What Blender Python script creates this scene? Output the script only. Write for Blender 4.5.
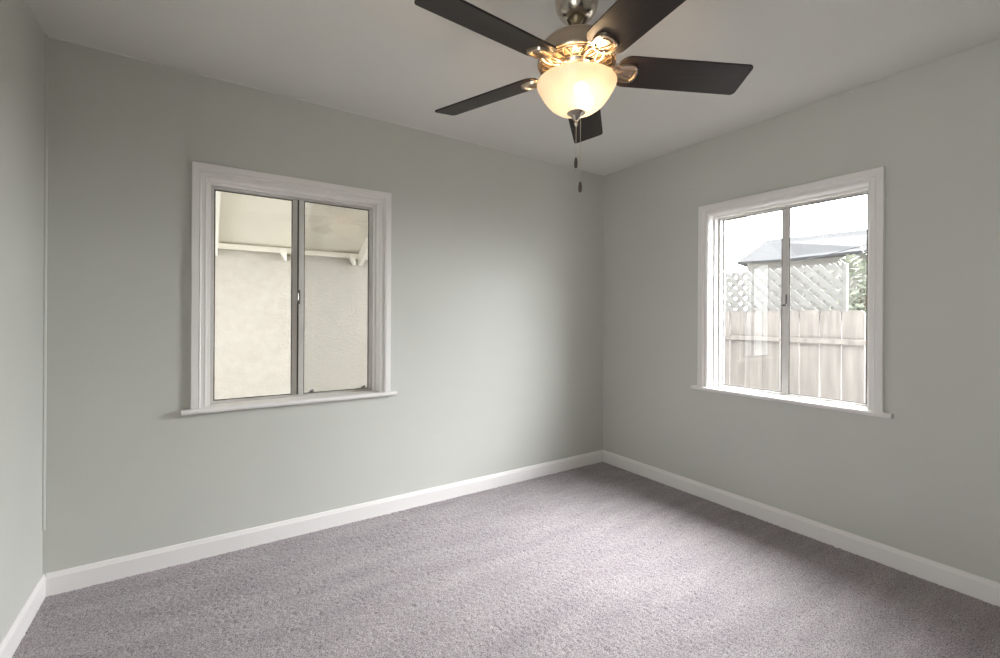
import bpy, bmesh, math, random
import numpy as np
from mathutils import Vector, Matrix

scene = bpy.context.scene
for o in list(bpy.data.objects):
    bpy.data.objects.remove(o)
C = scene.collection

# ------------------------------------------------------------------ camera
FPX = 450.29
CAM = (-2.8643, -2.7309, 1.2239)
YAW, ROLL = -0.5833, -0.0057
cd = bpy.data.cameras.new('camera')
cd.sensor_width = 36.0
cd.sensor_fit = 'HORIZONTAL'
cd.lens = FPX * 36.0 / 1000.0
cd.shift_y = -11.95 / 1000.0
cd.clip_start = 0.02
cam = bpy.data.objects.new('camera', cd)
C.objects.link(cam)
cam.matrix_world = (Matrix.Translation(CAM) @ Matrix.Rotation(YAW, 4, 'Z')
                    @ Matrix.Rotation(math.pi / 2, 4, 'X') @ Matrix.Rotation(-ROLL, 4, 'Z'))
scene.camera = cam

# ------------------------------------------------------------------ sky, daylight, exposure
SKY, GLOW = 5.2, 82.0                        # even overcast, plus the brighter cloud where the sun stands behind it
world = bpy.data.worlds.new('overcast_sky')
scene.world = world
world.use_nodes = True
bg = world.node_tree.nodes['Background']
bg.inputs[0].default_value = (0.94, 0.97, 1.0, 1)
GLOW_DIR = Vector((0.78, -0.26, 0.60)).normalized()
wn = world.node_tree
w_tc = wn.nodes.new('ShaderNodeTexCoord')
w_dot = wn.nodes.new('ShaderNodeVectorMath'); w_dot.operation = 'DOT_PRODUCT'
w_dot.inputs[1].default_value = GLOW_DIR
wn.links.new(w_tc.outputs['Generated'], w_dot.inputs[0])
w_max = wn.nodes.new('ShaderNodeMath'); w_max.operation = 'MAXIMUM'; w_max.inputs[1].default_value = 0.0
wn.links.new(w_dot.outputs['Value'], w_max.inputs[0])
w_pow = wn.nodes.new('ShaderNodeMath'); w_pow.operation = 'POWER'; w_pow.inputs[1].default_value = 4.0
wn.links.new(w_max.outputs[0], w_pow.inputs[0])
w_mad = wn.nodes.new('ShaderNodeMath'); w_mad.operation = 'MULTIPLY_ADD'
w_mad.inputs[1].default_value = GLOW; w_mad.inputs[2].default_value = SKY
wn.links.new(w_pow.outputs[0], w_mad.inputs[0])
wn.links.new(w_mad.outputs[0], bg.inputs[1])

def portal(name, loc, rot, w, h):
    ld = bpy.data.lights.new(name, 'AREA')
    ld.shape = 'RECTANGLE'
    ld.size, ld.size_y = w, h
    ld.cycles.is_portal = True
    o = bpy.data.objects.new(name, ld)
    o.location, o.rotation_euler = loc, rot
    C.objects.link(o)

R90 = math.pi / 2
portal('daylight_portal', (-2.399, 0.20, 1.35), (-R90, 0, 0), 0.96, 1.25)          # window over the long wall
portal('daylight_portal', (0.20, -1.39, 1.35), (0, R90, 0), 1.25, 0.96)            # window by the fence
portal('daylight_portal', (-3.62, -2.565, 1.15), (0, -R90, 0), 1.8, 0.73)            # added fill-light opening behind the camera

scene.view_settings.view_transform = 'Standard'
scene.view_settings.look = 'None'
scene.view_settings.gamma = 1.0
scene.view_settings.use_curve_mapping = False
scene.view_settings.exposure = 0.12
scene.cycles.use_denoising = True
scene.cycles.use_adaptive_sampling = False
scene.cycles.max_bounces = 16
scene.cycles.diffuse_bounces = 8
scene.cycles.glossy_bounces = 4
scene.cycles.transparent_max_bounces = 24
scene.cycles.sample_clamp_indirect = 6.0

# ------------------------------------------------------------------ materials
def new_mat(name):
    m = bpy.data.materials.new(name)
    m.use_nodes = True
    nt = m.node_tree
    return m, nt, nt.nodes['Principled BSDF']

def N(nt, kind, **kw):
    n = nt.nodes.new(kind)
    for k, v in kw.items():
        setattr(n, k, v)
    return n

def L(nt, a, ao, b, bi):
    nt.links.new(a.outputs[ao], b.inputs[bi])

def mat(name, col, rough=0.5, metal=0.0, noise=None, bump=None, spec=0.5, var=0.08, stretch=None):
    """plain paint / metal / wood with a procedural colour wobble and bump, in object space"""
    m, nt, p = new_mat(name)
    p.inputs['Roughness'].default_value = rough
    p.inputs['Metallic'].default_value = metal
    p.inputs['Specular IOR Level'].default_value = spec
    p.inputs['Base Color'].default_value = (*col, 1)
    tc = N(nt, 'ShaderNodeTexCoord')
    mp = N(nt, 'ShaderNodeMapping')
    if stretch:
        mp.inputs['Scale'].default_value = stretch
    L(nt, tc, 'Object', mp, 'Vector')
    if noise:
        nz = N(nt, 'ShaderNodeTexNoise')
        nz.inputs['Scale'].default_value = noise
        nz.inputs['Detail'].default_value = 5
        L(nt, mp, 'Vector', nz, 'Vector')
        cr = N(nt, 'ShaderNodeValToRGB')
        cr.color_ramp.elements[0].position = 0.3
        cr.color_ramp.elements[1].position = 0.7
        cr.color_ramp.elements[0].color = (*[c * (1 - var) for c in col], 1)
        cr.color_ramp.elements[1].color = (*[min(1, c * (1 + var)) for c in col], 1)
        L(nt, nz, 'Fac', cr, 'Fac')
        L(nt, cr, 'Color', p, 'Base Color')
    if bump:
        sc, st, di = bump
        nb = N(nt, 'ShaderNodeTexNoise')
        nb.inputs['Scale'].default_value = sc
        nb.inputs['Detail'].default_value = 3
        L(nt, mp, 'Vector', nb, 'Vector')
        b = N(nt, 'ShaderNodeBump')
        b.inputs['Strength'].default_value = st
        b.inputs['Distance'].default_value = di
        L(nt, nb, 'Fac', b, 'Height')
        L(nt, b, 'Normal', p, 'Normal')
    return m

M_wall = mat('sage_grey_wall_paint', (0.555, 0.555, 0.518), 0.45, noise=1.3, var=0.02, bump=(140, 0.22, 0.002), spec=0.35)
M_ceil = mat('pale_grey_ceiling_paint', (0.74, 0.725, 0.695), 0.55, noise=1.1, var=0.02, bump=(110, 0.25, 0.002), spec=0.3)
M_trim = mat('white_trim_paint', (0.80, 0.772, 0.755), 0.32, noise=2, var=0.012)
M_alu = mat('painted_aluminium', (0.62, 0.60, 0.575), 0.38, metal=0.35, noise=12, var=0.04)
M_gasket = mat('dark_rubber_gasket', (0.06, 0.05, 0.04), 0.7, noise=20)
M_latch = mat('dark_latch_metal', (0.10, 0.085, 0.09), 0.35, metal=0.6, noise=30)
M_latch_pad = mat('bright_latch_metal', (0.45, 0.42, 0.38), 0.3, metal=0.8, noise=30)
M_nickel = mat('brushed_nickel', (0.52, 0.465, 0.405), 0.25, metal=1.0, noise=40, var=0.05, stretch=(1, 1, 12))
M_housing = mat('warm_satin_nickel', (0.49, 0.405, 0.315), 0.28, metal=1.0, noise=40, var=0.05, stretch=(1, 1, 12))
M_nickel_dark = mat('antique_nickel_recess', (0.30, 0.235, 0.15), 0.38, metal=0.9, noise=30, var=0.1)
M_blade = mat('espresso_blade_veneer', (0.026, 0.019, 0.017), 0.42, noise=14, var=0.25, stretch=(1, 14, 14), spec=0.27)
M_pendant = mat('dark_wood_pendant', (0.075, 0.055, 0.045), 0.4, noise=30)
M_chain = mat('pull_chain_metal', (0.70, 0.62, 0.50), 0.3, metal=0.9, noise=60)
M_fence = mat('weathered_fence_wood', (0.165, 0.150, 0.144), 0.85, noise=3.5, var=0.22, stretch=(6, 6, 0.7), bump=(20, 0.3, 0.004), spec=0.15)
M_lattice = mat('weathered_lattice_wood', (0.15, 0.146, 0.145), 0.85, noise=14, var=0.12, spec=0.15)
M_stucco = mat('cream_stucco', (0.40, 0.372, 0.330), 0.9, noise=16, var=0.05, bump=(45, 0.5, 0.008), spec=0.1)
M_soffit = mat('cream_painted_boards', (0.78, 0.745, 0.67), 0.6, noise=3, var=0.03, spec=0.3)
M_rafter = mat('white_painted_timber', (0.86, 0.83, 0.76), 0.55, noise=6, var=0.03, spec=0.3)
M_patio = mat('patio_concrete', (0.33, 0.32, 0.30), 0.9, noise=2, var=0.1, spec=0.1)
M_roof = mat('grey_asphalt_shingles', (0.046, 0.0455, 0.0465), 0.95, noise=14, var=0.18, bump=(30, 0.4, 0.02), spec=0.05)
M_house = mat('pale_house_render', (0.12, 0.114, 0.105), 0.9, noise=3, var=0.05, spec=0.1)
M_wire = mat('black_cable', (0.03, 0.03, 0.032), 0.6, noise=10)
M_leaf = mat('green_leaves', (0.135, 0.145, 0.115), 0.6, noise=8, var=0.4, spec=0.3)
M_bark = mat('brown_bark', (0.14, 0.10, 0.075), 0.9, noise=9, var=0.3)
M_outer = mat('exterior_stucco', (0.62, 0.60, 0.56), 0.9, noise=5, var=0.05, bump=(45, 0.5, 0.008), spec=0.1)

def carpet_mat():
    m, nt, p = new_mat('mauve_grey_carpet')
    p.inputs['Roughness'].default_value = 0.95
    p.inputs['Specular IOR Level'].default_value = 0.08
    p.inputs['Sheen Weight'].default_value = 0.25
    p.inputs['Sheen Roughness'].default_value = 0.5
    p.inputs['Sheen Tint'].default_value = (0.85, 0.82, 0.86, 1)
    tc = N(nt, 'ShaderNodeTexCoord')
    fine = N(nt, 'ShaderNodeTexNoise')
    fine.inputs['Scale'].default_value = 210
    fine.inputs['Detail'].default_value = 3
    L(nt, tc, 'Object', fine, 'Vector')
    mp = N(nt, 'ShaderNodeMapping')
    mp.inputs['Rotation'].default_value = (0, 0, 0.35)
    mp.inputs['Scale'].default_value = (1.0, 4.0, 1.0)
    L(nt, tc, 'Object', mp, 'Vector')
    nap = N(nt, 'ShaderNodeTexNoise')          # vacuum tracks: which way the pile lies
    nap.inputs['Scale'].default_value = 2.2
    nap.inputs['Detail'].default_value = 4
    nap.inputs['Roughness'].default_value = 0.65
    L(nt, mp, 'Vector', nap, 'Vector')
    r1 = N(nt, 'ShaderNodeValToRGB')
    r1.color_ramp.elements[0].position = 0.34
    r1.color_ramp.elements[0].color = (0.17, 0.146, 0.147, 1)
    r1.color_ramp.elements[1].position = 0.62
    r1.color_ramp.elements[1].color = (0.49, 0.440, 0.450, 1)
    L(nt, fine, 'Fac', r1, 'Fac')
    r2 = N(nt, 'ShaderNodeValToRGB')
    r2.color_ramp.elements[0].position = 0.30
    r2.color_ramp.elements[0].color = (0.74, 0.73, 0.755, 1)
    r2.color_ramp.elements[1].position = 0.70
    r2.color_ramp.elements[1].color = (1.0, 1.0, 1.0, 1)
    L(nt, nap, 'Fac', r2, 'Fac')
    mx = N(nt, 'ShaderNodeMix', data_type='RGBA', blend_type='MULTIPLY')
    mx.inputs['Factor'].default_value = 1.0
    L(nt, r1, 'Color', mx, 'A')
    nt.links.new(r1.outputs['Color'], mx.inputs[6])
    nt.links.new(r2.outputs['Color'], mx.inputs[7])
    nt.links.new(mx.outputs[2], p.inputs['Base Color'])
    b = N(nt, 'ShaderNodeBump')
    b.inputs['Strength'].default_value = 0.5
    b.inputs['Distance'].default_value = 0.003
    L(nt, fine, 'Fac', b, 'Height')
    L(nt, b, 'Normal', p, 'Normal')
    return m
M_carpet = carpet_mat()

def glass_mat():
    """thin clear pane: transparent, with mirror reflection by Fresnel on its outer faces"""
    m, nt, p = new_mat('clear_window_glass')
    out = nt.nodes['Material Output']
    tr = N(nt, 'ShaderNodeBsdfTransparent')
    tr.inputs[0].default_value = (0.975, 0.98, 0.975, 1)
    gl = N(nt, 'ShaderNodeBsdfGlossy')
    gl.inputs['Roughness'].default_value = 0.0
    fr = N(nt, 'ShaderNodeFresnel')
    fr.inputs['IOR'].default_value = 1.72           # two faces of the pane together: about 7 %
    ge = N(nt, 'ShaderNodeNewGeometry')
    inv = N(nt, 'ShaderNodeMath', operation='SUBTRACT')
    inv.inputs[0].default_value = 1.0
    L(nt, ge, 'Backfacing', inv, 1)
    mu = N(nt, 'ShaderNodeMath', operation='MULTIPLY')
    L(nt, fr, 0, mu, 0)
    L(nt, inv, 0, mu, 1)
    mx = N(nt, 'ShaderNodeMixShader')
    L(nt, mu, 0, mx, 0)
    L(nt, tr, 0, mx, 1)
    L(nt, gl, 0, mx, 2)
    L(nt, mx, 0, out, 'Surface')
    return m
M_glass = glass_mat()

def screen_mat():
    m, nt, p = new_mat('grey_insect_mesh')
    out = nt.nodes['Material Output']
    tr = N(nt, 'ShaderNodeBsdfTransparent')
    p.inputs['Base Color'].default_value = (0.22, 0.21, 0.19, 1)
    p.inputs['Roughness'].default_value = 0.8
    tc = N(nt, 'ShaderNodeTexCoord')
    nz = N(nt, 'ShaderNodeTexNoise')
    nz.inputs['Scale'].default_value = 500
    L(nt, tc, 'Object', nz, 'Vector')
    mr = N(nt, 'ShaderNodeMapRange')
    mr.inputs['To Min'].default_value = 0.16
    mr.inputs['To Max'].default_value = 0.28
    L(nt, nz, 'Fac', mr, 'Value')
    mx = N(nt, 'ShaderNodeMixShader')
    L(nt, mr, 0, mx, 0)
    L(nt, tr, 0, mx, 1)
    L(nt, p, 0, mx, 2)
    L(nt, mx, 0, out, 'Surface')
    return m
M_screen = screen_mat()

def shade_mat():
    m, nt, p = new_mat('alabaster_shade_glass')
    out = nt.nodes['Material Output']
    tc = N(nt, 'ShaderNodeTexCoord')
    nz = N(nt, 'ShaderNodeTexNoise')
    nz.inputs['Scale'].default_value = 9
    nz.inputs['Detail'].default_value = 5
    nz.inputs['Distortion'].default_value = 0.8
    L(nt, tc, 'Object', nz, 'Vector')
    cr = N(nt, 'ShaderNodeValToRGB')
    cr.color_ramp.elements[0].position = 0.3
    cr.color_ramp.elements[0].color = (0.86, 0.74, 0.58, 1)
    cr.color_ramp.elements[1].position = 0.7
    cr.color_ramp.elements[1].color = (0.94, 0.86, 0.72, 1)
    L(nt, nz, 'Fac', cr, 'Fac')
    tl = N(nt, 'ShaderNodeBsdfTranslucent')
    L(nt, cr, 'Color', tl, 'Color')
    L(nt, cr, 'Color', p, 'Base Color')
    p.inputs['Roughness'].default_value = 0.3
    mx = N(nt, 'ShaderNodeMixShader')
    mx.inputs[0].default_value = 0.125
    L(nt, p, 0, mx, 1)
    L(nt, tl, 0, mx, 2)
    rf = N(nt, 'ShaderNodeBsdfRefraction')
    rf.inputs['IOR'].default_value = 1.12
    rf.inputs['Roughness'].default_value = 0.55
    rf.inputs['Color'].default_value = (1, 0.93, 0.8, 1)
    m2 = N(nt, 'ShaderNodeMixShader')
    m2.inputs[0].default_value = 0.03
    L(nt, mx, 0, m2, 1)
    L(nt, rf, 0, m2, 2)
    L(nt, m2, 0, out, 'Surface')
    return m
M_shade = shade_mat()

BULB = 92.0
def bulb_mat():
    m, nt, p = new_mat('lit_bulb_glass')
    p.inputs['Base Color'].default_value = (1, 0.95, 0.85, 1)
    p.inputs['Emission Color'].default_value = (1.0, 0.73, 0.45, 1)
    p.inputs['Emission Strength'].default_value = BULB
    return m
M_bulb = bulb_mat()

# ------------------------------------------------------------------ mesh helpers
def box(bm, x0, x1, y0, y1, z0, z1):
    v = [bm.verts.new((x, y, z)) for x in (x0, x1) for y in (y0, y1) for z in (z0, z1)]
    for f in ((0, 1, 3, 2), (4, 6, 7, 5), (0, 4, 5, 1), (2, 3, 7, 6), (0, 2, 6, 4), (1, 5, 7, 3)):
        bm.faces.new([v[i] for i in f])
    return v

def prism(bm, pts, fn):
    """pts: 2-D outline; fn(p, end) -> 3-D; end 0/1: the two caps"""
    a = [bm.verts.new(fn(p, 0)) for p in pts]
    b = [bm.verts.new(fn(p, 1)) for p in pts]
    n = len(pts)
    bm.faces.new(a)
    bm.faces.new(list(reversed(b)))
    for i in range(n):
        j = (i + 1) % n
        bm.faces.new((a[i], b[i], b[j], a[j]))

def lathe(bm, prof, seg=48, cx=0, cy=0, closed=False):
    rings = []
    for r, z in prof:
        if r < 1e-6:
            rings.append([bm.verts.new((cx, cy, z))])
        else:
            rings.append([bm.verts.new((cx + r * math.cos(2 * math.pi * k / seg), cy + r * math.sin(2 * math.pi * k / seg), z)) for k in range(seg)])
    n = len(rings)
    for i in range(n if closed else n - 1):
        a, b = rings[i], rings[(i + 1) % n]
        for k in range(seg):
            k2 = (k + 1) % seg
            if len(a) == 1 and len(b) == 1:
                continue
            if len(a) == 1:
                bm.faces.new((a[0], b[k2], b[k]))
            elif len(b) == 1:
                bm.faces.new((a[k], a[k2], b[0]))
            else:
                bm.faces.new((a[k], a[k2], b[k2], b[k]))

def tube(bm, path, rad, seg=8, closed=False):
    path = [Vector(p) for p in path]
    n = len(path)
    rings = []
    up = Vector((0, 0, 1))
    for i, p in enumerate(path):
        a = path[(i - 1) % n] if (closed or i > 0) else p
        b = path[(i + 1) % n] if (closed or i < n - 1) else p
        d = (b - a).normalized()
        u = d.cross(up)
        if u.length < 1e-3:
            u = d.cross(Vector((1, 0, 0)))
        u.normalize()
        w = u.cross(d)
        r = rad(i / (n - 1)) if callable(rad) else rad
        rings.append([bm.verts.new(p + r * (math.cos(t) * u + math.sin(t) * w)) for t in [2 * math.pi * k / seg for k in range(seg)]])
    for i in range(n if closed else n - 1):
        a, b = rings[i], rings[(i + 1) % n]
        for k in range(seg):
            bm.faces.new((a[k], a[(k + 1) % seg], b[(k + 1) % seg], b[k]))
    if not closed:
        bm.faces.new(list(reversed(rings[0])))
        bm.faces.new(rings[-1])

def ball(bm, c, r, sx=1, sy=1, sz=1, u=12, v=8):
    g = bmesh.ops.create_uvsphere(bm, u_segments=u, v_segments=v, radius=r)
    for q in g['verts']:
        q.co = Vector((q.co.x * sx + c[0], q.co.y * sy + c[1], q.co.z * sz + c[2]))

def bezier(p0, p1, p2, p3, n=12):
    out = []
    for i in range(n + 1):
        t = i / n
        out.append(tuple((1 - t) ** 3 * a + 3 * (1 - t) ** 2 * t * b + 3 * (1 - t) * t * t * c + t ** 3 * d for a, b, c, d in zip(p0, p1, p2, p3)))
    return out

def obj(name, bm, m, parent=None, smooth=None, bevel=None):
    bmesh.ops.recalc_face_normals(bm, faces=bm.faces[:])
    me = bpy.data.meshes.new(name)
    bm.to_mesh(me)
    bm.free()
    me.materials.append(m)
    o = bpy.data.objects.new(name, me)
    C.objects.link(o)
    if parent:
        o.parent = parent
    if bevel:
        b = o.modifiers.new('bevel', 'BEVEL')
        b.width, b.segments, b.limit_method = bevel, 2, 'ANGLE'
    if smooth:
        for p in me.polygons:
            p.use_smooth = True
        me.set_sharp_from_angle(angle=math.radians(smooth))
    return o

def tag(o, label, cat, group=None, kind=None):
    o['label'] = label
    o['category'] = cat
    if group:
        o['group'] = group
    if kind:
        o['kind'] = kind
    return o

def empty(name, loc, rz=0.0):
    o = bpy.data.objects.new(name, None)
    o.location = loc
    o.rotation_euler = (0, 0, rz)
    o.empty_display_size = 0.1
    C.objects.link(o)
    return o

def nb():
    return bmesh.new()

# ------------------------------------------------------------------ room shell
LX, LY, H, T = 3.442, 3.02, 2.44, 0.16
WX0, WY0, W1, W2 = -2.913, -0.893, 1.024, 1.012   # outer casing edge and casing width of each window
CW = 0.065                                    # casing board
ZS, ZC = 0.757, 1.990                         # stool top, casing top
ZO = ZC - CW

def wall(name, m, rects, label):
    bm = nb()
    for r in rects:
        box(bm, *r)
    o = obj(name, bm, m)
    tag(o, label, 'wall', kind='structure')
    return o

a0, a1 = WX0 + CW, WX0 + W1 - CW
wall('wall_back', M_wall, [
    (-LX - T, a0, 0, T, -0.4, H + 0.1), (a1, T, 0, T, -0.4, H + 0.1),
    (a0, a1, 0, T, -0.4, ZS - 0.025), (a0, a1, 0, T, ZO, H + 0.1)], 'long sage grey wall with the window of cream stucco')
b0, b1 = WY0 - CW, WY0 - W2 + CW
wall('wall_right', M_wall, [
    (0, T, b0, 0, -0.4, H + 0.1), (0, T, -LY - T, b1, -0.4, H + 0.1),
    (0, T, b1, b0, -0.4, ZS - 0.025), (0, T, b1, b0, ZO, H + 0.1)], 'sage grey wall with the window facing the fence')
D0, D1, DS, DZ = -2.93, -2.20, 0.25, 2.05      # opening added to the left wall for fill light, unseen behind the camera
wall('wall_left', M_wall, [(-LX - T, -LX, D1, 0, -0.4, H + 0.1), (-LX - T, -LX, -LY - T, D0, -0.4, H + 0.1),
    (-LX - T, -LX, D0, D1, DZ, H + 0.1), (-LX - T, -LX, D0, D1, -0.4, DS)], 'narrow strip of sage grey wall at the left edge')
wall('wall_front', M_wall, [(-LX, 0, -LY - T, -LY, -0.4, H + 0.1)], 'plain wall behind the camera')
bm = nb()
box(bm, -LX - T, T, -LY - T, T, H, H + 0.14)
tag(obj('ceiling', bm, M_ceil), 'plain pale grey painted ceiling', 'ceiling', kind='structure')

# carpet: a displaced pile surface over a slab
def carpet():
    rng = np.random.default_rng(4)
    step = 0.0055
    nx, ny = int(LX / step) + 1, int(LY / step) + 1
    xs = np.linspace(-LX, 0, nx)
    ys = np.linspace(-LY, 0, ny)
    def blur(a, k):
        for ax in (0, 1):
            s = sum(np.roll(a, i, ax) for i in range(-k, k + 1))
            a = s / (2 * k + 1)
        return a
    n1 = rng.standard_normal((ny, nx))
    n2 = rng.standard_normal((ny, nx))
    n2 = n2 + np.roll(n2, 1, 0) + np.roll(n2, 1, 1) + np.roll(np.roll(n2, 1, 0), 1, 1)
    n3 = blur(blur(rng.standard_normal((ny, nx)), 6), 6)
    n2 /= n2.std()
    n3 /= n3.std()
    n4 = blur(blur(rng.standard_normal((ny, nx)), 25), 25)
    n4 /= n4.std()
    pits = np.clip(-n2 - 1.05 + 0.25 * np.clip(n4, -1.5, 1.5), 0, 1.1)     # gaps between the tufts, more where the pile was walked on
    z = 0.0006 * n1 + 0.0006 * n2 - 0.0030 * pits
    z = np.clip(z, -0.009, 0.007) - 0.004
    X, Y = np.meshgrid(xs, ys)
    co = np.stack([X, Y, z], -1).reshape(-1, 3).astype(np.float32)
    idx = np.arange(nx * ny).reshape(ny, nx)
    q = np.stack([idx[:-1, :-1], idx[:-1, 1:], idx[1:, 1:], idx[1:, :-1]], -1).reshape(-1, 4).astype(np.int32)
    me = bpy.data.meshes.new('floor')
    me.vertices.add(len(co))
    me.vertices.foreach_set('co', co.ravel())
    me.loops.add(q.size)
    me.loops.foreach_set('vertex_index', q.ravel())
    me.polygons.add(len(q))
    me.polygons.foreach_set('loop_start', np.arange(0, q.size, 4, dtype=np.int32))
    me.polygons.foreach_set('use_smooth', np.ones(len(q), dtype=bool))
    me.update(calc_edges=True)
    me.materials.append(M_carpet)
    o = bpy.data.objects.new('floor', me)
    C.objects.link(o)
    tag(o, 'mauve grey cut pile carpet covering the whole floor', 'carpet', kind='structure')
carpet()

# baseboards: flat board with an eased top
BB, BT = 0.0928, 0.013
prof = [(0, -0.012), (BT, -0.012), (BT, BB - 0.020), (BT - 0.002, BB - 0.016), (0.007, BB - 0.003), (0.004, BB), (0, BB)]
bm = nb()
prism(bm, prof, lambda p, e: ((-LX + (BT if e == 0 else BT)) if e == 0 else -BT, -p[0], p[1]))
tag(obj('baseboard_back', bm, M_trim), 'white baseboard along the long wall', 'baseboard', kind='structure')
bm = nb()
prism(bm, prof, lambda p, e: (-p[0], 0 if e == 0 else -LY, p[1]))
tag(obj('baseboard_right', bm, M_trim), 'white baseboard under the window facing the fence', 'baseboard', kind='structure')
bm = nb()
prism(bm, prof, lambda p, e: (-LX + p[0], 0 if e == 0 else -LY, p[1]))
tag(obj('baseboard_left', bm, M_trim), 'white baseboard at the left edge', 'baseboard', kind='structure')

# painted caulk bead down the left corner (it stops short of the baseboard) and along the ceiling line
bm = nb()
tube(bm, [(-LX + 0.003, -0.003, 0.285 + 0.15 * i) for i in range(14)] + [(-LX + 0.003, -0.003, H)], 0.007, 8)
tag(obj('trim_1', bm, M_wall, smooth=60), 'painted bead down the left corner', 'trim', kind='structure')
bm = nb()
tube(bm, [(-LX, -0.002, H - 0.003), (-2.2, -0.002, H - 0.002), (-0.9, -0.001, H - 0.001), (0, 0, H)], 0.0035, 6)
tag(obj('trim_2', bm, M_ceil, smooth=60), 'thin painted bead where the long wall meets the ceiling', 'trim', kind='structure')

# ------------------------------------------------------------------ windows
# own axes: u to the right seen from inside, v outwards through the wall, z up; u = 0 at the outer casing edge
def make_window(name, loc, rz, WW, label, screen, latch):
    O0, O1 = CW, WW - CW                          # opening in the window's own u axis
    w = empty(name, loc, rz)
    tag(w, label, 'window', kind='structure')
    # casing: stepped profile (d from the outer edge, thickness t into the room), mitred head + two sides
    pf = [(0, 0.0005), (0, 0.020), (0.002, 0.022), (0.029, 0.022), (0.0305, 0.0195), (0.032, 0.0195), (0.034, 0.0225), (0.0365, 0.0225), (0.0385, 0.020),
          (0.039, 0.010), (0.041, 0.0085), (0.054, 0.0095), (0.058, 0.0115), (0.062, 0.0105), (CW, 0.007), (CW, 0.0005)]
    def cas(p, k):
        d, t = p
        return [(d, -t, ZS), (d, -t, ZC - d), (WW - d, -t, ZC - d), (WW - d, -t, ZS)][k]
    bm = nb()
    rings = [[bm.verts.new(cas(p, k)) for p in pf] for k in range(4)]
    n = len(pf)
    for k in range(3):
        for i in range(n):
            j = (i + 1) % n
            bm.faces.new((rings[k][i], rings[k][j], rings[k + 1][j], rings[k + 1][i]))
    bm.faces.new(rings[0])
    bm.faces.new(rings[3])
    obj('casing', bm, M_trim, w)
    # stool with a rounded nose and horns past the casing
    nose = [(0.145, ZS), (-0.028, ZS), (-0.034, ZS - 0.004), (-0.037, ZS - 0.0125), (-0.034, ZS - 0.021), (-0.028, ZS - 0.025), (0.145, ZS - 0.025)]
    bm = nb()
    prism(bm, nose, lambda p, e: (O0 + 0.0005 if e == 0 else O1 - 0.0005, p[0], p[1]))
    horn = [(-0.0005, ZS)] + nose[1:6] + [(-0.0005, ZS - 0.025)]
    prism(bm, horn, lambda p, e: (-0.039 if e == 0 else O0 + 0.0005, p[0], p[1]))
    prism(bm, horn, lambda p, e: (O1 - 0.0005 if e == 0 else WW + 0.039, p[0], p[1]))
    obj('sill', bm, M_trim, w, bevel=0.002)
    # jamb lining with a stop bead
    bm = nb()
    JT = 0.004
    for (u0, u1) in ((O0, O0 + JT), (O1 - JT, O1)):
        box(bm, u0, u1, -0.002, 0.150, ZS, ZO)
    box(bm, O0 + JT, O1 - JT, -0.002, 0.150, ZO - JT, ZO)
    s = 0.012
    for (u0, u1) in ((O0 + JT, O0 + JT + s), (O1 - JT - s, O1 - JT)):
        box(bm, u0, u1, 0.052, 0.088, ZS, ZO - JT)
    box(bm, O0 + JT + s, O1 - JT - s, 0.052, 0.088, ZO - JT - s, ZO - JT)
    obj('jamb', bm, M_trim, w, bevel=0.0015)
    # aluminium frame and bottom track
    F0, F1, FZ0, FZ1 = O0 + JT, O1 - JT, ZS, ZO - JT
    fw = 0.026
    bm = nb()
    box(bm, F0, F0 + fw, 0.090, 0.148, FZ0, FZ1)
    box(bm, F1 - fw, F1, 0.090, 0.148, FZ0, FZ1)
    box(bm, F0 + fw, F1 - fw, 0.090, 0.148, FZ1 - 0.020, FZ1)
    box(bm, F0 + fw, F1 - fw, 0.090, 0.148, FZ0, FZ0 + 0.006)
    box(bm, F0 + fw, F1 - fw, 0.0925, 0.0955, FZ0 + 0.006, FZ0 + 0.011)
    box(bm, F0 + fw, F1 - fw, 0.117, 0.119, FZ0 + 0.006, FZ0 + 0.010)
    obj('window_frame', bm, M_alu, w, bevel=0.001)
    mid = WW / 2
    G0, G1, GZ0, GZ1 = F0 + fw, F1 - fw, FZ0 + 0.007, FZ1 - 0.021
    # (u0, u1, v, right-hand stile, left-hand stile)
    def sash(u0, u1, v0, lst, rst, tst, bst):
        bm = nb()
        v1 = v0 + 0.016
        box(bm, u0, u0 + lst, v0, v1, GZ0, GZ1)
        box(bm, u1 - rst, u1, v0, v1, GZ0, GZ1)
        box(bm, u0 + lst, u1 - rst, v0, v1, GZ1 - tst, GZ1)
        box(bm, u0 + lst, u1 - rst, v0, v1, GZ0, GZ0 + bst)
        s_ = obj('sash', bm, M_alu, w, bevel=0.001)
        gu0, gu1, gz0, gz1 = u0 + lst, u1 - rst, GZ0 + bst, GZ1 - tst
        bm = nb()
        box(bm, gu0, gu1, v0 + 0.006, v0 + 0.010, gz0, gz1)
        obj('glass_pane', bm, M_glass, s_)
        g = 0.0055                                      # dark glazing gasket round the pane
        bm = nb()
        for q in ((gu0, gu0 + g, gz0, gz1), (gu1 - g, gu1, gz0, gz1), (gu0 + g, gu1 - g, gz1 - g, gz1), (gu0 + g, gu1 - g, gz0, gz0 + g)):
            box(bm, q[0], q[1], v0 + 0.003, v0 + 0.0055, q[2], q[3])
        obj('gasket', bm, M_gasket, s_)
        return s_, (gu0, gu1, gz0, gz1), v0
    # the outer lite on the left, the sliding sash on the right
    sl, gl, _ = sash(G0, mid - 0.004, 0.121, 0.002, 0.026, 0.002, 0.002)
    sr, gr, v = sash(mid + 0.003, G1, 0.098, 0.025 if screen else 0.015, 0.006, 0.004, 0.004)
    bm = nb()                                           # black weather strip in the gap between the stiles
    box(bm, mid - 0.004, mid + 0.003, 0.114, 0.121, GZ0, GZ1)
    obj('weather_strip', bm, M_gasket, sr)
    bm = nb()
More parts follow.
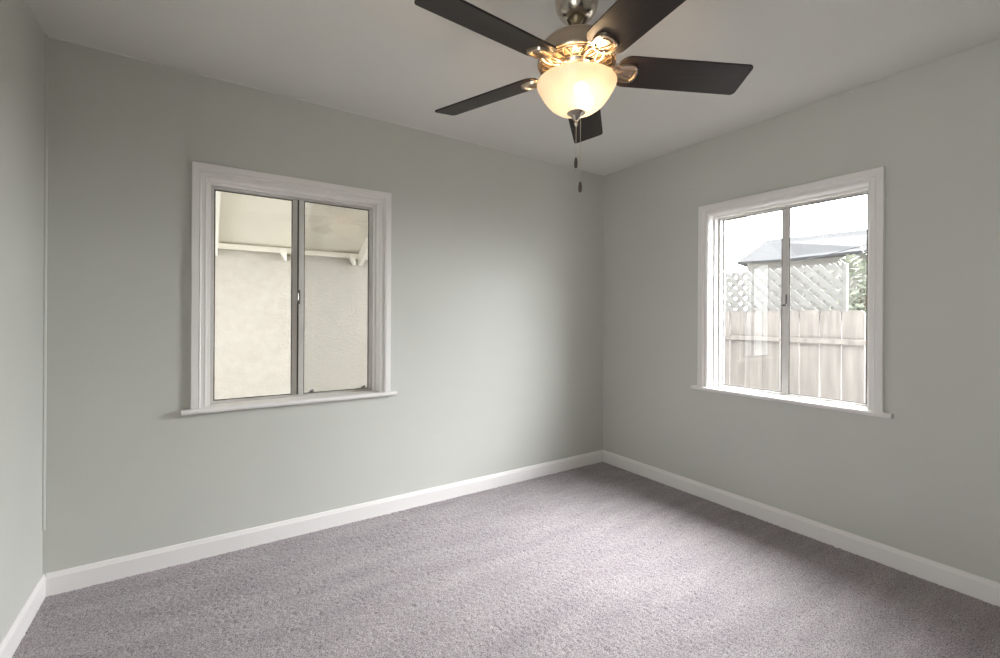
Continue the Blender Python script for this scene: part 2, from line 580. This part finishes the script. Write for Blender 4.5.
    if latch == 'plate':
        box(bm, mid - 0.008, mid + 0.008, 0.086, 0.098, 1.292, 1.376)
        la = obj('latch', bm, M_latch, sr, bevel=0.002)
        bm = nb()
        box(bm, mid - 0.007, mid - 0.001, 0.079, 0.086, 1.312, 1.356)
        obj('latch_lever', bm, M_latch_pad, la, bevel=0.002)
    else:
        box(bm, mid + 0.003, mid + 0.013, 0.088, 0.098, 1.305, 1.372)
        la = obj('latch', bm, M_latch, sr, bevel=0.002)
        bm = nb()
        box(bm, mid - 0.014, mid + 0.012, 0.076, 0.090, 1.300, 1.311)
        obj('latch_lever', bm, M_latch, la, bevel=0.002)
    if screen:
        bm = nb()
        box(bm, mid - 0.006, G1, 0.1415, 0.1425, GZ0, GZ1)
        obj('insect_screen', bm, M_screen, w)
        for u in (gr[0] + 0.045, gr[1] - 0.035):        # the two glide clips at the foot of the sliding sash
            bm = nb()
            box(bm, u - 0.012, u + 0.012, 0.093, 0.098, gr[2] + 0.008, gr[2] + 0.018)
            box(bm, u - 0.004, u + 0.012, 0.090, 0.098, gr[2] + 0.018, gr[2] + 0.023)
            obj('glide_clip', bm, M_latch, sr)
    return w

make_window('window_1', (WX0, 0, 0), 0, W1, 'white cased sliding window looking onto cream stucco and rafters', True, 'plate')
make_window('window_2', (0, WY0, 0), -R90, W2, 'white cased sliding window looking onto a weathered fence', False, 'hook')

# ------------------------------------------------------------------ ceiling fan
FX, FY = -1.7225, -1.5012
fan = empty('ceiling_fan', (FX, FY, H))
tag(fan, 'five blade brushed nickel ceiling fan with lit bowl lamp', 'ceiling fan')
def zz(z):
    return z - H                                        # heights below are above the floor

bm = nb()
lathe(bm, [(0, zz(2.4395)), (0.0775, zz(2.4395)), (0.079, zz(2.432)), (0.079, zz(2.392)), (0.0775, zz(2.372)), (0.073, zz(2.353)), (0.064, zz(2.336)),
           (0.052, zz(2.324)), (0.041, zz(2.3185)), (0.036, zz(2.318)), (0.034, zz(2.320)), (0.032, zz(2.334)), (0, zz(2.334))], 48)
obj('canopy', bm, M_nickel, fan, smooth=40)
bm = nb()
lathe(bm, [(0, zz(2.331)), (0.027, zz(2.331)), (0.027, zz(2.322)), (0.021, zz(2.309)), (0.0145, zz(2.302)), (0.0135, zz(2.225)), (0, zz(2.225))], 32)
obj('downrod', bm, M_nickel_dark, fan, smooth=40)
bm = nb()
lathe(bm, [(0, zz(2.262)), (0.022, zz(2.262)), (0.032, zz(2.258)), (0.036, zz(2.250)), (0.060, zz(2.246)), (0.092, zz(2.238)), (0.118, zz(2.226)),
           (0.133, zz(2.211)), (0.1385, zz(2.197)), (0.1395, zz(2.168)), (0.143, zz(2.164)), (0.144, zz(2.157)), (0.141, zz(2.152)),
           (0.133, zz(2.152)), (0.130, zz(2.158)), (0, zz(2.158))], 64)
housing = obj('motor_housing', bm, M_housing, fan, smooth=40)
# dished underside with pierced fan-shaped filigree
bm = nb()
lathe(bm, [(0.131, zz(2.1575)), (0.128, zz(2.154)), (0.100, zz(2.147)), (0.078, zz(2.144)), (0.074, zz(2.1575))], 64)
obj('motor_underside', bm, M_nickel_dark, housing, smooth=50)
bm = nb()
NV = 20
for k in range(NV):
    a = 2 * math.pi * k / NV
    da = math.pi / NV
    def P(r, aa, z): return (r * math.cos(aa), r * math.sin(aa), zz(z))
    tube(bm, [P(0.127, a - da * 0.85, 2.151), P(0.104, a - da * 0.25, 2.145), P(0.084, a - da * 0.05, 2.142)], 0.0026, 6)
    tube(bm, [P(0.127, a + da * 0.85, 2.151), P(0.104, a + da * 0.25, 2.145), P(0.084, a + da * 0.05, 2.142)], 0.0026, 6)
    tube(bm, [P(0.118, a - da * 0.45, 2.1485), P(0.120, a, 2.1485), P(0.118, a + da * 0.45, 2.1485)], 0.0022, 6)
for r, z, t in ((0.128, 2.152, 0.0035), (0.083, 2.142, 0.0032)):
    tube(bm, [(r * math.cos(2 * math.pi * i / 64), r * math.sin(2 * math.pi * i / 64), zz(z)) for i in range(64)], t, 6, closed=True)
obj('filigree_ring', bm, M_housing, housing, smooth=60)
# flywheel and switch housing down to the light fitter
bm = nb()
lathe(bm, [(0, zz(2.157)), (0.080, zz(2.157)), (0.081, zz(2.139)), (0.076, zz(2.131)), (0.060, zz(2.129)), (0.052, zz(2.124)), (0.050, zz(2.112)), (0.046, zz(2.104)), (0, zz(2.104))], 48)
obj('switch_housing', bm, M_nickel, fan, smooth=40)

# blades, each on a loop-armed iron
PT, PH, RB, HW, ZB = -0.2562, -0.5322, 0.6333, 0.0727, 2.1407
def blade_outline():
    r0, r1, rc = 0.150, RB, 0.017
    pts = []
    def arc(cx, cy, r, a0, a1, n=7):
        for i in range(n + 1):
            t = math.radians(a0 + (a1 - a0) * i / n)
            pts.append((cx + r * math.cos(t), cy + r * math.sin(t)))
    w1, w0 = HW, HW * 0.985
    arc(r1 - rc, w1 - rc, rc, 90, 0)
    arc(r1 - rc, -w1 + rc, rc, 0, -90)
    arc(r0 + 0.042, -w0 + 0.042, 0.042, -90, -165)
    arc(r0 + 0.042, w0 - 0.042, 0.042, 165, 90)
    return pts
bo = blade_outline()
blade_me = iron_me = screw_me = None
for k in range(5):
    a = PH + k * 2 * math.pi / 5
    droop = 0.0329 - 0.0115 * math.sin(a) + 0.0023 * math.cos(a)
    if k == 0:
        bm = nb()
        prism(bm, bo, lambda p, e: (p[0], p[1], -0.0032 if e == 0 else 0.0032))
        bl = obj('blade', bm, M_blade, fan, bevel=0.0015)
        # iron: pierced paddle under the blade plus two scrolling arms to the flywheel
        bm = nb()
        out, inn = [], []
        NP = 28
        for i in range(NP):
            t = 2 * math.pi * i / NP
            c, s = math.cos(t), math.sin(t)
            sup = (abs(c) ** 2.6 + abs(s) ** 2.6) ** (-1 / 2.6)
            out.append((0.183 + 0.045 * c * sup, 0.042 * s * sup * (1 + 0.12 * c)))
            inn.append((0.182 + 0.033 * c * sup, 0.030 * s * sup * (1 + 0.12 * c)))
        zt, zb = -0.0034, -0.0125
        V = [[bm.verts.new((p[0], p[1], z)) for p in ring] for ring, z in ((out, zt), ([(0.183 + (x - 0.183) * 0.95, y * 0.95) for x, y in out], zb),
             ([(0.183 + (x - 0.183) * 0.80, y * 0.72) for x, y in out], zb - 0.001), (inn, -0.0075))]
        for A, B in zip(V[:-1], V[1:]):
            for i in range(NP):
                j = (i + 1) % NP
                bm.faces.new((A[i], A[j], B[j], B[i]))
        bm.faces.new(V[0])
        bm.faces.new(V[-1])
        # raised fan-shaped rib within the paddle
        tube(bm, [(0.155, 0, -0.009), (0.178, 0.013, -0.009), (0.203, 0.018, -0.009), (0.208, 0, -0.009), (0.203, -0.018, -0.009), (0.178, -0.013, -0.009)], 0.0022, 6, closed=True)
        for s in (-1, 1):
            tube(bm, bezier((0.160, 0.018 * s, -0.008), (0.130, 0.036 * s, -0.014), (0.112, 0.030 * s, -0.018), (0.076, 0.014 * s, -0.006), 14), lambda t: 0.0062 - 0.001 * math.sin(math.pi * t), 8)
            tube(bm, bezier((0.150, 0.004 * s, -0.008), (0.128, 0.002 * s, -0.016), (0.108, 0.016 * s, -0.018), (0.082, 0.026 * s, -0.004), 12), 0.0042, 8)
        iron = obj('blade_iron', bm, M_housing, bl, smooth=50)
        proto = [bl, iron]
        for (x, y) in ((0.142, 0.0), (0.212, 0.030), (0.212, -0.030)):
            bm = nb()
            ball(bm, (x, y, -0.0125), 0.0042, 1, 1, 0.55, 10, 6)
            proto.append(obj('screw', bm, M_nickel, bl, smooth=60))
    else:
        bl = proto[0].copy()
        C.objects.link(bl)
        bl.parent = fan
        for q in proto[1:]:
            c = q.copy()
            C.objects.link(c)
            c.parent = bl
    bl.location = (0, 0, zz(ZB))
    bl.rotation_euler = (PT, droop, a)

# bowl lamp: thin alabaster glass with a rolled rim, finial, two lit bulbs
bm = nb()
shade_prof = [(0.028, 1.974), (0.040, 1.9752), (0.058, 1.980), (0.078, 1.989), (0.096, 2.002), (0.112, 2.019), (0.125, 2.037), (0.135, 2.054),
              (0.1425, 2.067), (0.1465, 2.076), (0.1470, 2.082), (0.1445, 2.0855), (0.1405, 2.084), (0.1385, 2.080)]
lathe(bm, [(r * 0.985, zz(z)) for r, z in shade_prof], 72)
shade = obj('lamp_shade', bm, M_shade, fan, smooth=70)
bm = nb()
lathe(bm, [(0, zz(1.979)), (0.034, zz(1.979)), (0.0345, zz(1.976)), (0.031, zz(1.9725)), (0.024, zz(1.968)), (0.017, zz(1.960)), (0.0115, zz(1.951)),
           (0.0075, zz(1.947)), (0.006, zz(1.944)), (0.0075, zz(1.940)), (0.0075, zz(1.934)), (0.005, zz(1.930)), (0.0035, zz(1.925)), (0, zz(1.924))], 32)
tube(bm, [(0, 0, zz(1.978)), (0, 0, zz(2.106))], 0.004, 8)      # threaded rod up to the fitter
obj('finial', bm, M_nickel, fan, smooth=45)
for ang in (4.28, 0.09):
    bm = nb()
    ball(bm, (0.048 * math.cos(ang), 0.048 * math.sin(ang), zz(2.040)), 0.022, 1, 1, 1.15, 16, 12)
    bulb = obj('light_bulb', bm, M_bulb, fan, smooth=80)
    bm = nb()
    lathe(bm, [(0, zz(2.108)), (0.016, zz(2.108)), (0.016, zz(2.078)), (0.012, zz(2.060)), (0, zz(2.060))], 16, 0.048 * math.cos(ang), 0.048 * math.sin(ang))
    obj('bulb_socket', bm, M_trim, fan, smooth=40)

def pull_chain(x, y, ztop, zbot, bead=None):
    bm = nb()
    z = ztop
    tube(bm, [(x, y, zz(ztop)), (x, y, zz(zbot + 0.036))], 0.0007, 6)
    while z > zbot + 0.040:
        ball(bm, (x, y, zz(z)), 0.0014, u=6, v=4)
        z -= 0.0042
    if bead:
        ball(bm, (x, y, zz(bead)), 0.0032, u=8, v=6)
    ch = obj('pull_chain', bm, M_chain, fan, smooth=60)
    bm = nb()
    lathe(bm, [(0, zz(zbot + 0.040)), (0.0035, zz(zbot + 0.039)), (0.0050, zz(zbot + 0.034)), (0.0068, zz(zbot + 0.022)), (0.0066, zz(zbot + 0.010)), (0.0048, zz(zbot + 0.002)), (0, zz(zbot))], 16, x, y)
    obj('pull_pendant', bm, M_pendant, ch, smooth=50)
    bm = nb()
    lathe(bm, [(0, zz(zbot + 0.044)), (0.0026, zz(zbot + 0.0435)), (0.0036, zz(zbot + 0.039)), (0, zz(zbot + 0.0385))], 12, x, y)
    obj('pendant_cap', bm, M_chain, ch, smooth=50)
pull_chain(0, 0, 1.926, 1.772)
# second chain hangs from the switch housing, between the finial and the bowl's far side
pull_chain(0.0135, -0.009, 1.974, 1.683, bead=1.815)

# ------------------------------------------------------------------ outside: ground, patio cover, fence, neighbours
bm = nb()
box(bm, -12, 40, -25, 30, -0.55, -0.40)
tag(obj('ground', bm, M_patio), 'pale concrete ground outside the windows', 'ground', kind='structure')
# eave of this house over the fence-side window
bm = nb()
prism(bm, [(T, 2.50), (0.50, 2.38), (0.50, 2.48), (T, 2.74)], lambda p, e: (p[0], 0.16 if e == 0 else -3.4, p[1]))
tag(obj('eave', bm, M_soffit), 'sloping eave of the house above the fence side', 'eave', kind='structure')

bm = nb()
box(bm, -LX - T - 1.5, -LX - T, -4.2, -0.6, 2.20, 2.32)  # unseen slab added to block sky, so mostly ground bounce enters the fill opening
tag(obj('sky_blocker', bm, M_soffit), 'added overhang blocking sky above the fill opening behind the camera', 'light blocker', kind='structure')
WYP = 1.90                                              # stucco wall across the covered patio
bm = nb()
box(bm, -5.6, 3.2, WYP, WYP + 0.15, -0.4, 1.90)
tag(obj('stucco_wall', bm, M_stucco), 'cream stucco wall seen through the left window', 'wall', kind='structure')
patio = empty('patio_cover', (-2.4, WYP, 1.845))
tag(patio, 'cream board patio roof on white rafters above the stucco wall', 'patio roof')
SL = 0.497
def py(y): return 1.855 + SL * (WYP - y)                # underside of the boards at depth y
bm = nb()
prism(bm, [(WYP + 0.1, py(WYP + 0.1)), (0.22, py(0.22)), (0.22, py(0.22) + 0.03), (WYP + 0.1, py(WYP + 0.1) + 0.03)], lambda p, e: (-2.6 if e == 0 else 5.6, p[0] - WYP, p[1] - 1.845))
obj('roof_boards', bm, M_soffit, patio)
bm = nb()
box(bm, -2.6, 5.5, -0.045, -0.001, 1.805 - 1.845, 1.853 - 1.845)
obj('wall_plate', bm, M_soffit, patio, bevel=0.003)
RD = 0.118
for i in range(-3, 5):
    x = -2.154 + 0.63 * i + 2.4
    bm = nb()
    y0, y1 = WYP - 0.001, 0.24
    prism(bm, [(y0, py(y0) - RD), (y0, py(y0) - 0.001), (y1, py(y1) - 0.001), (y1, py(y1) - RD)], lambda p, e: (x - 0.024 if e == 0 else x + 0.024, p[0] - WYP, p[1] - 1.845))
    obj('rafter', bm, M_rafter, patio, bevel=0.003)
    bm = nb()
    prism(bm, [(-0.135, 1.846), (-0.065, 1.846), (-0.065, 1.735), (-0.075, 1.735)], lambda p, e: (x + p[0], -0.001 if e == 0 else -0.065, p[1] - 1.845))
    obj('gusset', bm, M_rafter, patio)

# fence of dog-eared boards with a rail on this side
FXP = 1.20
random.seed(7)
fence = empty('wooden_fence', (FXP, -1.0, -0.4))
tag(fence, 'weathered grey wooden board fence outside the right window', 'fence')
y = 1.0
i = 0
while y > -3.0:
    wd = 0.1385
    gap = random.uniform(0.003, 0.009)
    top = 1.292 + random.uniform(-0.008, 0.008)
    bm = nb()
    e_ = 0.022
    xo = random.uniform(-0.002, 0.002)
    pts = [(y - 0, -0.38), (y - wd, -0.38), (y - wd, top - e_), (y - wd + 0.006, top - 0.008), (y - wd + e_, top), (y - e_, top), (y - 0.006, top - 0.008), (y, top - e_)]
    prism(bm, pts, lambda p, e: ((0.0 if e == 0 else 0.017) + xo, p[0] + 1.0, p[1] + 0.4))
    o = obj('fence_board', bm, M_fence, fence)
    o.location = (0, 0, 0)
    y -= wd + gap
for zr in (1.030, 0.08):
    bm = nb()
    box(bm, -0.042, -0.003, -2.0, 2.0, zr + 0.4, zr + 0.04 + 0.4)
    obj('fence_rail', bm, M_fence, fence, bevel=0.003)
for yp in (0.55, -2.35):
    bm = nb()
    box(bm, 0.06, 0.15, yp - 0.045 + 1.0, yp + 0.045 + 1.0, 0.0, 1.62)
    obj('fence_post', bm, M_fence, fence, bevel=0.003)

# diagonal lattice panel standing above the boards
lat = empty('lattice_panel', (FXP + 0.03, -0.2, 1.25))
tag(lat, 'pale diagonal wooden lattice panel above the fence boards', 'lattice panel')
LY0, LY1, LZ0, LZ1 = -1.31, 1.1, 1.22, 1.645
def clip_diag(c, sgn):
    # strip centre line z = sgn * (y - c); clipped to the panel rectangle
    pts = []
    for yy in (LY0, LY1):
        z = sgn * (yy - c) + LZ0
        if LZ0 <= z <= LZ1:
            pts.append((yy, z))
    for z in (LZ0, LZ1):
        yy = c + (z - LZ0) / sgn
        if LY0 < yy < LY1:
            pts.append((yy, z))
    return sorted(pts)[:2] if len(pts) >= 2 else None
for sgn, xo in ((1, 0.0), (-1, 0.009)):
    bm = nb()
    c = LY0 - 1.0
    while c < LY1 + 1.0:
        s = clip_diag(c, sgn)
        if s and abs(s[0][0] - s[1][0]) > 0.02:
            (ya, za), (yb, zb) = s
            d = Vector((0, yb - ya, zb - za)).normalized()
            n_ = Vector((0, -d.z, d.y)) * 0.0205
            A, B = Vector((0, ya, za)), Vector((0, yb, zb))
            off = Vector((0, 0.2, -1.25))
            vs = []
            for xx in (xo, xo + 0.008):
                vs.append([bm.verts.new(q + off + Vector((xx, 0, 0))) for q in (A + n_, B + n_, B - n_, A - n_)])
            bm.faces.new(vs[0]); bm.faces.new(vs[1])
            for k in range(4):
                bm.faces.new((vs[0][k], vs[0][(k + 1) % 4], vs[1][(k + 1) % 4], vs[1][k]))
        c += 0.095
    obj('lattice_strips', bm, M_lattice, lat)
bm = nb()
box(bm, -0.003, 0.021, LY0 - 0.014 + 0.2, LY0 + 0.012 + 0.2, 0.0, LZ1 - 1.25 + 0.004)
obj('edge_batten', bm, M_lattice, lat)

# neighbour's house: hip roof seen past the lattice
def ray_pt(u, v, depth):
    x, y_ = (u - 500) / FPX, -(v - 329 + 11.95) / FPX
    cr, sr = math.cos(ROLL), math.sin(ROLL)
    x, y_ = cr * x + sr * y_, -sr * x + cr * y_
    c, s = math.cos(YAW), math.sin(YAW)
    return Vector(CAM) + depth * Vector((x * c - s, x * s + c, y_))
house = empty('neighbor_house', (12, 2, -0.4))
tag(house, 'pale house with a grey hip roof beyond the lattice', 'house')
off = Vector((12, 2, -0.4))
# eave corners and ridge of the roof (metres); its ridge runs along the fence
E1, E2, E3 = ray_pt(737, 262, 13.0), ray_pt(785, 258, 12.3), ray_pt(900, 243, 10.0)
A1, A2 = ray_pt(767, 240, 14.3), ray_pt(900, 225.5, 12.0)
E2.z = E3.z = E1.z
A2.z = A1.z
bk = 2 * (A1 - (E1 + E2) / 2); bk.z = 0
E4, E5 = E1 + (A2 - E3) * 2, E3 + (A2 - E3) * 2
E4 = E1 + (E5 - E3).normalized() * 2.0
E4.z = E5.z = E1.z
bm = nb()
th = Vector((0, 0, -0.06))
def slab(bm, vs):
    a = [bm.verts.new(v - off) for v in vs]
    b = [bm.verts.new(v + th - off) for v in vs]
    bm.faces.new(a); bm.faces.new(list(reversed(b)))
    for i in range(len(vs)):
        j = (i + 1) % len(vs)
        bm.faces.new((a[i], b[i], b[j], a[j]))
slab(bm, [E1, E2, A1])
slab(bm, [E2, E3, A2, A1])
slab(bm, [E4, E1, A1])
slab(bm, [E5, E4, A1, A2])
obj('hip_roof', bm, M_roof, house)
bm = nb()
ins = [E1 * 0.86 + (E3 + E4) * 0.07, E2 * 0.90 + E4 * 0.10, E3 * 0.9 + E5 * 0.1, E5 * 0.9 + E3 * 0.1]
a = [bm.verts.new(Vector((q.x, q.y, -0.4)) - off) for q in ins]
b = [bm.verts.new(Vector((q.x, q.y, 2.80)) - off) for q in ins]
bm.faces.new(a); bm.faces.new(b)
for i in range(4):
    j = (i + 1) % 4
    bm.faces.new((a[i], a[j], b[j], b[i]))
obj('house_wall', bm, M_house, house)

# overhead lines between the fence and that house
for (p, q, lab) in (((772, 263.5), (880, 235), 'upper of two thin power lines crossing the grey roof'), ((772, 271), (880, 243), 'lower of two thin power lines crossing the grey roof')):
    A, B = ray_pt(p[0], p[1], 8.2), ray_pt(q[0], q[1], 7.2)
    A, B = A + (A - B) * 1.0, B + (B - A) * 1.5
    bm = nb()
    tube(bm, [A.lerp(B, t / 20) - Vector((0, 0, 0.10 * math.sin(math.pi * t / 20))) for t in range(21)], 0.006, 6)
    tag(obj('power_line', bm, M_wire, smooth=60), lab, 'power line', 'power lines over the grey roof')

def leafy(name, base, top, rad, n, label, seed):
    rnd = random.Random(seed)
    t = empty(name, base)
    tag(t, label, 'tree')
    bm = nb()
    hgt = top - base[2]
    tube(bm, [(0, 0, 0), (0.03, 0.02, hgt * 0.4), (-0.02, 0.04, hgt * 0.8)], lambda s: 0.06 * (1 - 0.7 * s), 8)
    for k in range(7):
        an = k * 0.9
        tube(bm, [(0.02, 0.02, hgt * (0.35 + 0.05 * k)), (rad * 0.6 * math.cos(an), rad * 0.6 * math.sin(an), hgt * (0.55 + 0.05 * k))], 0.018, 6)
    obj('trunk', bm, M_bark, t, smooth=60)
    bm = nb()
    for k in range(n):
        d = Vector((rnd.gauss(0, 1), rnd.gauss(0, 1), rnd.gauss(0, 1))).normalized() * (rnd.random() ** 0.4)
        p = Vector((d.x * rad, d.y * rad, hgt * 0.68 + d.z * hgt * 0.32))
        u = Vector((rnd.gauss(0, 1), rnd.gauss(0, 1), rnd.gauss(0, 1))).normalized()
        w = u.cross(Vector((rnd.gauss(0, 1), rnd.gauss(0, 1), rnd.gauss(0, 1)))).normalized()
        s = rnd.uniform(0.05, 0.09)
        vs = [bm.verts.new(p + q) for q in (-u * s, w * s * 0.45, u * s, -w * s * 0.45)]
        bm.faces.new(vs)
    obj('foliage', bm, M_leaf, t)
leafy('leafy_tree', (5.4, -0.10, -0.4), 2.30, 0.55, 800, 'pale green leafy tree past the right end of the lattice', 3)
leafy('garden_bush', (6.0, 2.55, -0.4), 2.42, 0.42, 600, 'small green bush behind the left end of the lattice', 5)
